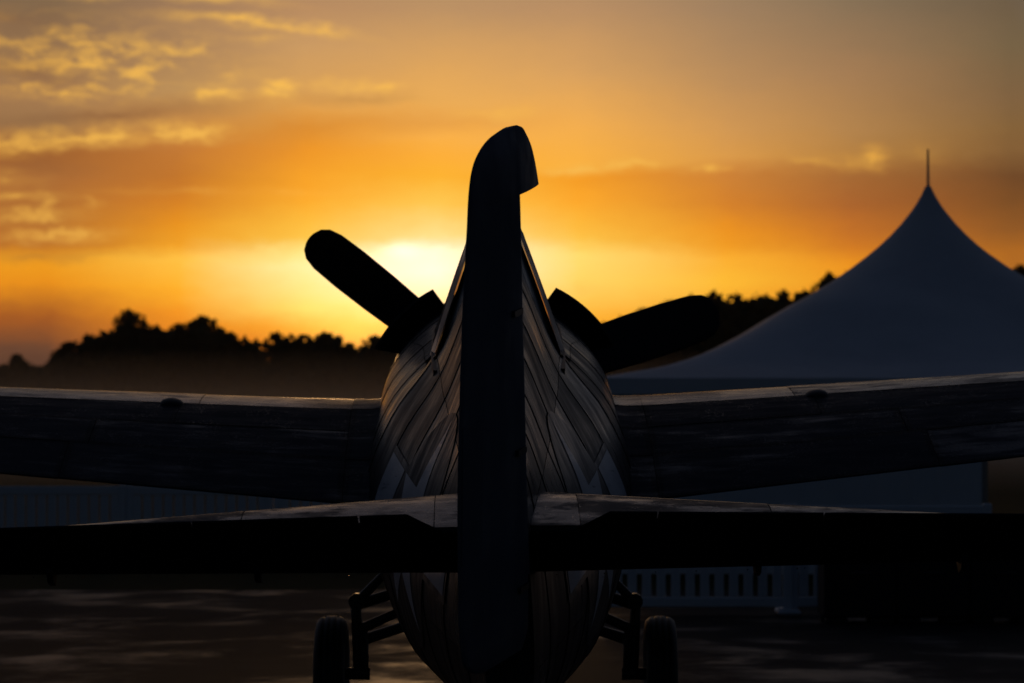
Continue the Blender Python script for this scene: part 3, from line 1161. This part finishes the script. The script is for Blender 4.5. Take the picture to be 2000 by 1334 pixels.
def build_stab(side):
    us = [0, .01, .03, .07, .13, .22, .33, .45, .6, .8, 1.0]
    xs = [.02, .3, .7, 1.2, 1.7, 2.2, 2.38, 2.45]
    rings = []
    for x in xs:
        up = [stab_pt(x, u, True, side, -.004) for u in us]
        dn = [stab_pt(x, u, False, side, -.004) for u in reversed(us[1:])]
        ring = up + dn
        if x > 2.3:
            cc = A(side * x, 7.0, STAB_Z)
            ring = [cc + (p - cc) * (.8 if x < 2.4 else .5) for p in ring]
        rings.append(ring if side < 0 else list(reversed(ring)))
    b = MB()
    b.loft(rings)
    st = b.build('stabilizer', 'stab_skin', plane, True)
    for x0, x1 in ((.06, .298), (.302, 1.098), (1.102, 2.25)):
        for u0, u1 in ((0, .22), (.226, 1.0)):
            nx, nu = 5, 8
            vs, uv = [], []
            for i in range(nx + 1):
                for j in range(nu + 1):
                    x = x0 + (x1 - x0) * i / nx
                    q = j / nu
                    u = u0 + (u1 - u0) * (q * q if u0 == 0 else q)
                    vs.append(stab_pt(x, u, True, side, .003))
                    w = (u1 - u0) * .75
                    uv.append(((x1 - x0) * i / nx, w * q, (x1 - x0) * (1 - i / nx), w * (1 - q)))
            n1 = nu + 1
            fs = [(i * n1 + j, i * n1 + j + 1, (i + 1) * n1 + j + 1, (i + 1) * n1 + j) for i in range(nx) for j in range(nu)]
            if side > 0:
                fs = [tuple(reversed(q)) for q in fs]
            b = MB()
            b.add(vs, fs, uv)
            b.build('skin_panel', 'stab_skin', st, True)


def elev_pt(x, c, w, side):
    l = EL_HINGE + c * math.cos(EL_UP) - w * math.sin(EL_UP)
    z = STAB_Z - .055 + c * math.sin(EL_UP) + w * math.cos(EL_UP)
    return A(side * x, l, z)


def elev_te(x):
    if x < .265:
        return .27
    if x < .40:
        return .27 + (x - .265) / .135 * .20
    return .475 - .10 * (x - .40) / 1.7 - (0 if x < 2.2 else .35 * ((x - 2.2) / .22) ** 2)


def build_elevator(side):
    b = MB()

    def ring(x, cut=None):
        te = elev_te(x)
        end = te if cut is None else cut
        h = .074 - .03 * x / 2.4
        pr = []
        for q in (0, .1, .3, .6, 1.0):
            c = -.13 * (1 - q)
            pr.append((c, h * math.sqrt(1 - (1 - q) ** 2)))
        for q in (.12, .35, .65, 1.0):
            c = end * q
            pr.append((c, max(.004, h * (1 - c / te) ** .9)))
        r = [elev_pt(x, c, w, side) for c, w in pr] + [elev_pt(x, c, -w, side) for c, w in reversed(pr[1:])]
        return r if side > 0 else list(reversed(r))
    b.loft([ring(x) for x in (.09, .18, .265, .33, .40, .5, .586)])
    b.loft([ring(x, .33) for x in (.586, .9, 1.254)])
    b.loft([ring(x) for x in (1.254, 1.5, 1.8, 2.2, 2.28, 2.35, 2.4)])
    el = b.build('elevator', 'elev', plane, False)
    b = MB()
    rings = []
    for x in (.594, .9, 1.247):
        te = elev_te(x)
        h = .074 - .03 * x / 2.4
        h0 = h * (1 - .336 / te) ** .9
        r = [elev_pt(x, .336, h0, side), elev_pt(x, te, .004, side), elev_pt(x, te, -.004, side), elev_pt(x, .336, -h0, side)]
        rings.append(r if side > 0 else list(reversed(r)))
    b.loft(rings)
    b.build('trim_tab', 'elev', el)
    for x in (1.02, 1.86):
        b = MB()
        r = []
        for dx in (-.012, .012):
            r.append([elev_pt(x + dx, c, w, side) for c, w in ((-.12, -.03), (-.09, -.085), (-.02, -.095), (.03, -.07), (.03, -.02))])
        b.loft(r)
        b.build('hinge_bracket', 'black', el)
    # rain drops hanging along the lowest edge
    b = MB()
    rr = random.Random(5 + side)
    for _ in range(16):
        x = rr.uniform(.2, 2.3)
        p = elev_pt(x, -.085, -(.074 - .03 * x / 2.4) * .93, side)
        s = rr.uniform(.0018, .0034)
        rg = []
        for zz, q in ((.004, .5), (0, 1), (-.5, 1.05), (-1.0, .8), (-1.35, .3)):
            rg.append([p + Vector((math.cos(t) * s * q, math.sin(t) * s * q, zz * s * 1.4)) for t in [k * math.pi / 3 for k in range(6)]])
        b.loft(rg)
    o = b.build('rain_drops', 'glass', el, True)
    o['kind'] = 'stuff'


for side in (1, -1):
    build_stab(side)
    build_elevator(side)


# ------------------------------------------------------------------ undercarriage
def build_gear(side):
    xc, y = -.095, 17.6
    X = lambda v: xc + side * v
    b = MB()
    b.tube((X(.825), y, .76), (X(.800), y, .33), .030, .038, 12)
    b.tube((X(.79), y, .62), (X(.775), y, .345), .035, .03, 10)
    b.tube((X(.74), y, .33), (X(.98), y, .33), .038, .034, 12)
    b.box((X(.775), y - .03, .45), (.055, .09, .18), bev=.015)
    leg = b.build('landing_gear', 'gear', plane, True)
    for p, q, r in (((.815, 0, .75), (.62, -.02, .95), .028), ((.81, .03, .735), (.50, .05, .83), .034), ((.79, -.02, .595), (.48, -.06, .735), .030), ((.785, .04, .525), (.42, .08, .64), .034)):
        b = MB()
        b.tube((X(p[0]), y + p[1], p[2]), (X(q[0]), y + q[1], q[2]), r, r * .9, 10)
        b.build('link', 'gear', leg, True)
    b = MB()
    b.tube((X(.815), y - .06, .755), (X(.815), y + .06, .755), .048, .048, 12)
    b.build('pivot', 'gear', leg, True)
    # tyre with tread grooves
    b = MB()
    n = 64
    wx = .965
    prof = [(-.062, .19), (-.085, .23), (-.092, .27), (-.084, .305), (-.062, .324), (-.045, .330), (-.040, .323), (-.034, .323), (-.029, .333), (-.005, .335), (0, .328), (.005, .335), (.029, .333), (.034, .323), (.040, .323), (.045, .330), (.062, .324), (.084, .305), (.092, .27), (.085, .23), (.062, .19)]
    rings = []
    for k in range(n + 1):
        t = 2 * math.pi * k / n
        rings.append([Vector((X(wx + u), y + r * math.sin(t), .335 + r * math.cos(t))) for u, r in prof])
    b.loft(rings, closed=False)
    b.build('tyre', 'rubber', leg, True)
    b = MB()
    rings = [[Vector((X(wx + u), y + r * math.sin(2 * math.pi * k / 32), .335 + r * math.cos(2 * math.pi * k / 32))) for k in range(32)] for u, r in ((-.06, .05), (-.065, .10), (-.045, .15), (-.066, .195), (.066, .195), (.045, .15), (.065, .10), (.06, .05))]
    b.loft(rings)
    b.build('wheel_rim', 'gear', leg, True)


for side in (1, -1):
    build_gear(side)


def build_tail_wheel():
    p = A(0, 7.15, -.16)
    x, y = p.x, p.y - .10
    b = MB()
    b.tube((p.x, p.y, p.z + .05), (x, y, .22), .05, .035, 10)
    b.tube((x - .06, y, .15), (x + .06, y, .15), .02, .02, 8)
    b.tube((x - .055, y, .15), (x - .03, y, .26), .018, .018, 8)
    b.tube((x + .055, y, .15), (x + .03, y, .26), .018, .018, 8)
    leg = b.build('tail_wheel', 'gear', plane, True)
    b = MB()
    prof = [(-.03, .06), (-.042, .10), (-.035, .135), (0, .15), (.035, .135), (.042, .10), (.03, .06)]
    rings = [[Vector((x + u, y + r * math.sin(2 * math.pi * k / 28), .15 + r * math.cos(2 * math.pi * k / 28))) for u, r in prof] for k in range(29)]
    b.loft(rings, closed=False)
    b.build('tyre', 'rubber', leg, True)


build_tail_wheel()

# ------------------------------------------------------------------ the tent
TC = Vector((5.92, 42.4, 0))
TS = 5.0


def build_tent():
    root = empty('marquee_tent', TC)
    tag(root, 'white peaked marquee tent with tall centre spike behind the right wing', 'tent')
    prof = pchip([0, .11, .29, .62, .97, 1.50, 2.08, 2.72, 3.34, 3.95, 4.42, 4.76, 5.0],
                 [5.36, 5.12, 4.85, 4.49, 4.20, 3.83, 3.51, 3.12, 2.83, 2.63, 2.54, 2.475, 2.43])
    b = MB()
    rs = [.04, .1, .18, .25, .38, .54, .7, .86, 1.1, 1.37, 1.65, 1.94, 2.25, 2.59, 2.9, 3.24, 3.56, 3.89, 4.15, 4.39, 4.6, 4.75, 4.9, 5.0]
    n = 96
    rings = []
    for r in rs:
        p = 2 + 40 * (r / TS) ** 3
        ring = []
        for k in range(n):
            t = 2 * math.pi * (k + .5) / n
            c, s = math.cos(t), math.sin(t)
            q = (abs(c) ** p + abs(s) ** p) ** (1 / p)
            ring.append(Vector((TC.x + r * c / q, TC.y + r * s / q, prof(r))))
        rings.append(ring)
    b.loft(list(reversed(rings)), caps=False)
    can = b.build('canopy', 'vinyl', root, True)
    # valance: four hanging strips, gently scalloped
    for k in range(4):
        rot = Matrix.Rotation(k * math.pi / 2, 3, 'Z')
        b = MB()
        top, bot, top2, bot2 = [], [], [], []
        for i in range(41):
            x = -TS + 2 * TS * i / 40
            sc = .015 * abs(math.sin(x * math.pi / 1.25))
            for lst, yy, zz in ((top, -TS - .012, 2.445), (bot, -TS - .016, 2.23 + sc), (bot2, -TS - .010, 2.23 + sc), (top2, -TS - .006, 2.44)):
                lst.append(rot @ Vector((x, yy, zz)) + TC)
        b.loft([top, bot, bot2, top2], False, False)
        b.build('valance', 'vinyl', can)
    for px, py in ((-1, -1), (0, -1), (1, -1), (1, 0), (1, 1), (0, 1), (-1, 1), (-1, 0)):
        b = MB()
        b.tube((TC.x + px * (TS - .06), TC.y + py * (TS - .06), 0), (TC.x + px * (TS - .06), TC.y + py * (TS - .06), 2.42), .045, .045, 10)
        b.build('post', 'alu', root)
    b = MB()
    b.tube((TC.x, TC.y, 5.25), (TC.x, TC.y, 5.80), .022, .014, 8)
    b.build('spike', 'alu', root)
    # hanging wall cloths: front left half, left side
    def wall(p0, p1):
        b = MB()
        p0, p1 = Vector(p0), Vector(p1)
        nrm = (p1 - p0).cross(Vector((0, 0, 1))).normalized()
        m_ = 60
        f0, f1 = [], []
        for i in range(m_ + 1):
            q = p0.lerp(p1, i / m_)
            w = .035 * math.sin(i * 1.15) + .015 * math.sin(i * 2.9 + 1)
            f0.append((q + nrm * w * .4, q + nrm * w))
        for sgn in (0, 1):
            b.loft([[p[0] + Vector((0, 0, 2.40)) + nrm * .006 * sgn for p in f0], [p[1] + Vector((0, 0, -.004)) + nrm * .006 * sgn for p in f0]], False, False)
        b.build('wall_cloth', 'vinyl', root, True)
    wall((TC.x - TS + .03, TC.y - TS + .03, 0), (TC.x - .02, TC.y - TS + .03, 0))
    wall((TC.x - TS + .03, TC.y + TS - .03, 0), (TC.x - TS + .03, TC.y - TS + .03, 0))


build_tent()


# ------------------------------------------------------------------ plastic fence panels
def make_fence(loc, label, rz=0.0, sw=.122):
    root = empty('fence_panel', loc)
    tag(root, label, 'fence panel', 'white plastic fence panels')
    x0, x1, h = -.97, .97, 1.05
    o = Vector(loc)
    for z0, z1 in ((.07, .17), (.93, h)):
        b = MB()
        b.box(o + Vector((0, 0, (z0 + z1) / 2)), (x1 - x0 - .10, .05, z1 - z0), bev=.012)
        b.build('rail', 'plastic', root)
    for x in (x0 + .03, x1 - .03):
        b = MB()
        b.box(o + Vector((x, 0, .56)), (.09, .07, 1.02), bev=.012)
        b.build('post', 'plastic', root)
    b = MB()
    b.box(o + Vector((x1 - .03, 0, .03)), (.22, .55, .055), bev=.02)
    b.build('foot', 'plastic', root)
    b = MB()
    b.box(o + Vector((0, 0, .55)), (sw, .028, .755), bev=.008)
    sl = b.build('slat', 'plastic', root)
    n = 13
    for i in range(n):
        x = x0 + .13 + (x1 - x0 - .26) * i / (n - 1)
        c = sl if i == 0 else sl.copy()
        if i:
            COL.objects.link(c)
            c.parent = root
        c.location = (x, 0, 0)
    root.rotation_euler.z = rz
    return root


for i, (x, y, rz, lab) in enumerate([
        (1.72, 28.9, -.02, 'white plastic fence panel below the right tailplane beside the right wheel'),
        (3.66, 28.95, .02, 'white plastic fence panel partly hidden behind the black cases'),
        (-6.15, 40.0, .0, 'leftmost white plastic fence panel seen under the left wing tip'),
        (-4.18, 40.05, .03, 'middle white plastic fence panel under the left wing'),
        (-2.2, 40.0, -.02, 'rightmost white plastic fence panel under the left wing near the fuselage')]):
    make_fence((x, y, 0), lab, rz, .088 if y < 30 else .118)


# ------------------------------------------------------------------ black road cases
def make_case(loc, w, label):
    root = empty('road_case', loc)
    tag(root, label, 'case', 'black road cases in a row')
    o = Vector(loc)
    b = MB()
    b.box(o + Vector((0, 0, .37)), (w, .62, .62), bev=.02)
    b.build('body', 'case', root)
    b = MB()
    b.box(o + Vector((0, 0, .815)), (w, .62, .26), bev=.02)
    b.build('lid', 'case', root)
    b = MB()
    b.tube(o + Vector((-.09, -.335, .47)), o + Vector((.09, -.335, .47)), .010, .010, 8)
    b.tube(o + Vector((-.09, -.335, .47)), o + Vector((-.09, -.30, .47)), .010, .010, 8)
    b.tube(o + Vector((.09, -.335, .47)), o + Vector((.09, -.30, .47)), .010, .010, 8)
    b.build('handle', 'case_metal', root)
    for sx in (-1, 1):
        for sy in (-1, 1):
            b = MB()
            b.box(o + Vector((sx * (w / 2 - .12), sy * .2, .03)), (.2, .18, .058), bev=.012)
            b.build('skid', 'black', root)


for k, lab in enumerate(['black road case next to the white fence panel', 'second black road case from the white fence panel', 'third black road case from the white fence, at the frame edge']):
    make_case((3.19 + k * .667, 27.7, 0), .665, lab)


# ------------------------------------------------------------------ trees
def make_tree_mesh(seed, H, cw, kind):
    rr = random.Random(seed)
    tb = MB()
    # trunk and limbs
    p = Vector((0, 0, 0))
    tb_r = H * .022
    path = [Vector((rr.uniform(-.02, .02) * H * k / 5, rr.uniform(-.02, .02) * H * k / 5, H * .78 * k / 5)) for k in range(6)]
    for k in range(5):
        tb.tube(path[k], path[k + 1], tb_r * (1 - k / 5.5), tb_r * (1 - (k + 1) / 5.5), 7)
    lobes = []
    nl = 16 if kind == 'broad' else 12
    for i in range(nl):
        t = (i + rr.random()) / nl
        if kind == 'point':
            z = H * (.15 + .80 * t)
            rad = cw * .5 * (1.05 - t) * rr.uniform(.5, 1.0)
            ls = cw * .30 * (1.15 - t)
        else:
            z = H * (.22 + .66 * t)
            rad = cw * .5 * math.sqrt(max(.05, 1 - ((t - .38) / .68) ** 2)) * rr.uniform(.25, .85)
            ls = cw * rr.uniform(.15, .25)
        an = rr.uniform(0, 2 * math.pi)
        c = Vector((math.cos(an) * rad, math.sin(an) * rad, z))
        lobes.append((c, ls))
        base = path[min(4, int(t * 4) + 1)]
        tb.tube(base * .98, c, tb_r * .35, tb_r * .1, 5)
    lobes.append((Vector((0, 0, H * .93)), cw * (.08 if kind == 'point' else .16)))
    lb = MB()
    nleaf = 4200
    tot = sum(s * s for _, s in lobes)
    for c, s in lobes:
        for _ in range(int(nleaf * s * s / tot)):
            v = Vector((rr.gauss(0, 1), rr.gauss(0, 1), rr.gauss(0, 1)))
            v.normalize()
            q = rr.random() ** .45
            pos = c + Vector((v.x * s * 1.1, v.y * s * 1.1, v.z * s * .85)) * q * rr.choice((1, 1, 1, 1.18))
            if pos.z > H:
                pos.z = H - rr.random() * .3
            sz = rr.uniform(.18, .42) * (1.5 if q < .7 else 1)
            u = Vector((rr.gauss(0, 1), rr.gauss(0, 1), rr.gauss(0, 1))).normalized()
            w = u.orthogonal().normalized() * sz * .6
            u = u * sz
            lb.add([pos - u, pos + w, pos + u, pos - w], [(0, 1, 2, 3)])
    return tb, lb


def tree_proto(seed, H, cw, kind):
    tb, lb = make_tree_mesh(seed, H, cw, kind)
    root = bpy.data.objects.new('tree', None)
    COL.objects.link(root)
    t = tb.build('trunk', 'bark', root, True)
    c = lb.build('crown', 'leaf', root)
    return root


PROTO = {'a': (tree_proto(1, 14, 8.5, 'broad'), 14, 8.5), 'b': (tree_proto(2, 12, 6.5, 'broad'), 12, 6.5), 'c': (tree_proto(3, 13, 5.0, 'broad'), 13, 5.0),
         'p': (tree_proto(4, 13, 5.5, 'point'), 13, 5.5), 'q': (tree_proto(6, 15, 4.6, 'point'), 15, 4.6)}
# compass bearing (radians right of the view axis times 5833), height angle in the same unit, width in metres, distance, kind
TREES = [
    (32, 692, 60, 420, 'b', 'small round distant tree alone at the far left edge'),
    (135, 668, 80, 300, 'b', 'low tree at the left end of the left wood'),
    (178, 650, 75, 305, 'c', 'thin tree just left of the tallest tree of the left wood'),
    (248, 607, 125, 300, 'a', 'tallest broad tree of the left wood'),
    (300, 640, 95, 310, 'b', 'tree just right of the tallest tree of the left wood'),
    (350, 634, 95, 300, 'a', 'middle tree of the left wood'),
    (398, 620, 120, 305, 'a', 'broad round-topped tree, second tallest of the left wood'),
    (448, 650, 85, 300, 'b', 'tree on the falling right shoulder of the left wood'),
    (484, 664, 60, 296, 'c', 'last low tree at the right end of the left wood'),
    (538, 641, 95, 300, 'p', 'pointed tree standing right of the dip in the left treeline'),
    (582, 662, 65, 304, 'b', 'low tree between two pointed trees under the sunset glow'),
    (636, 641, 105, 300, 'p', 'pointed tree below the left propeller blade'),
    (676, 672, 50, 300, 'c', 'low tree in the bright gap of the treeline'),
    (732, 646, 95, 300, 'p', 'pointed tree just left of the engine cowling'),
    (785, 660, 75, 300, 'b', 'tree half hidden by the left cowl flap'),
    (1170, 632, 70, 262, 'b', 'low tree right of the cowling at the start of the right treeline'),
    (1212, 622, 70, 260, 'c', 'small tree at the root of the right propeller blade'),
    (1256, 603, 75, 262, 'b', 'rising tree above the middle of the right propeller blade'),
    (1304, 588, 75, 260, 'b', 'tree above the outer half of the right propeller blade'),
    (1352, 563, 60, 258, 'q', 'pointed tree above the tip of the right propeller blade'),
    (1392, 572, 80, 260, 'a', 'broad tree just beyond the right propeller blade tip'),
    (1440, 563, 60, 258, 'p', 'pointed tree left of the gap in the right treeline'),
    (1488, 562, 65, 260, 'q', 'narrow tree in the middle of the right treeline'),
    (1530, 566, 70, 260, 'b', 'rounded tree left of the tent slope'),
    (1574, 556, 70, 258, 'p', 'pointed tree touching the left tent slope'),
    (1622, 536, 80, 256, 'a', 'tall tree peeping over the left tent slope'),
    (1664, 528, 80, 256, 'c', 'tree top mostly hidden by the left tent slope'),
    (1948, 512, 60, 250, 'q', 'pointed tree peeping over the right tent slope'),
    (1994, 518, 80, 250, 'b', 'tree at the right edge of the frame beyond the tent'),
]
used = set()
for px, py, wpx, dist, kd, lab in TREES:
    pr, h0, w0 = PROTO[kd]
    x = (px - 1000) / 5833 * dist
    top = CAM_H + (850 - py) / 5833 * dist
    wid = wpx / 5833 * dist * 1.25
    t = pr if kd not in used else copy_tree(pr)
    used.add(kd)
    t.location = (x, dist, -.05)
    t.scale = (wid / w0, wid / w0, (top + .05) / h0)
    t.rotation_euler = (0, 0, rnd.uniform(0, 6.28))
    tag(t, lab, 'tree', 'trees along the field edge')

# undergrowth below the tree crowns: one leafy mass
lb = MB()
prof_l = pchip([-60, 60, 120, 200, 300, 420, 500, 560, 640, 700, 760, 900, 1130], [718, 718, 700, 652, 648, 645, 672, 660, 659, 676, 660, 668, 668])
prof_r = pchip([1100, 1180, 1260, 1350, 1450, 1560, 1640, 1760, 1900, 2050], [648, 638, 614, 590, 586, 582, 564, 546, 542, 540])
rr = random.Random(11)
for prof, p0, p1, dist, cnt in ((prof_l, -60, 1130, 303, 29000), (prof_r, 1100, 2050, 261, 30000)):
    for _ in range(cnt):
        px = rr.uniform(p0, p1)
        d_ = dist + rr.uniform(-5, 9)
        top = CAM_H + (850 - prof(px)) / 5833 * dist
        z = top * (1 - rr.random() ** 1.0) * rr.uniform(.86, 1.03)
        pos = Vector(((px - 1000) / 5833 * dist, d_, max(.1, z)))
        sz = rr.uniform(.3, .72)
        u = Vector((rr.gauss(0, 1), rr.gauss(0, .7), rr.gauss(0, 1))).normalized()
        w = u.orthogonal().normalized() * sz * .7
        u = u * sz
        lb.add([pos - u, pos + w, pos + u, pos - w], [(0, 1, 2, 3)])
und = lb.build('undergrowth', 'leaf')
tag(und, 'dark leafy undergrowth filling the wood below the tree crowns', 'undergrowth', kind='stuff')


# ------------------------------------------------------------------ air: thin haze and the ground mist on the field
def volume(name, x0, x1, y0, y1, z0, z1, dens, col, g_):
    b = MB()
    b.box(((x0 + x1) / 2, (y0 + y1) / 2, (z0 + z1) / 2), (x1 - x0, y1 - y0, z1 - z0))
    mt = bpy.data.materials.new(name)
    mt.use_nodes = True
    t = mt.node_tree
    t.nodes.clear()
    v = t.nodes.new('ShaderNodeVolumePrincipled')
    v.inputs['Color'].default_value = (*col, 1)
    v.inputs['Density'].default_value = dens
    v.inputs['Anisotropy'].default_value = g_
    o_ = t.nodes.new('ShaderNodeOutputMaterial')
    t.links.new(v.outputs[0], o_.inputs['Volume'])
    mt.cycles.homogeneous_volume = True
    o = b.build(name, mt)
    o['kind'] = 'stuff'
    return o


hz = volume('haze', -920, 920, -70, 960, -1.2, 30, .00005, (.95, .93, .92), .6)
hz['label'] = 'thin evening haze over the field'
gm = volume('ground_mist', -220, 220, 85, 285, .05, 4.2, .0036, (.97, .86, .74), .5)
gm['label'] = 'low ground mist lying on the field before the trees'
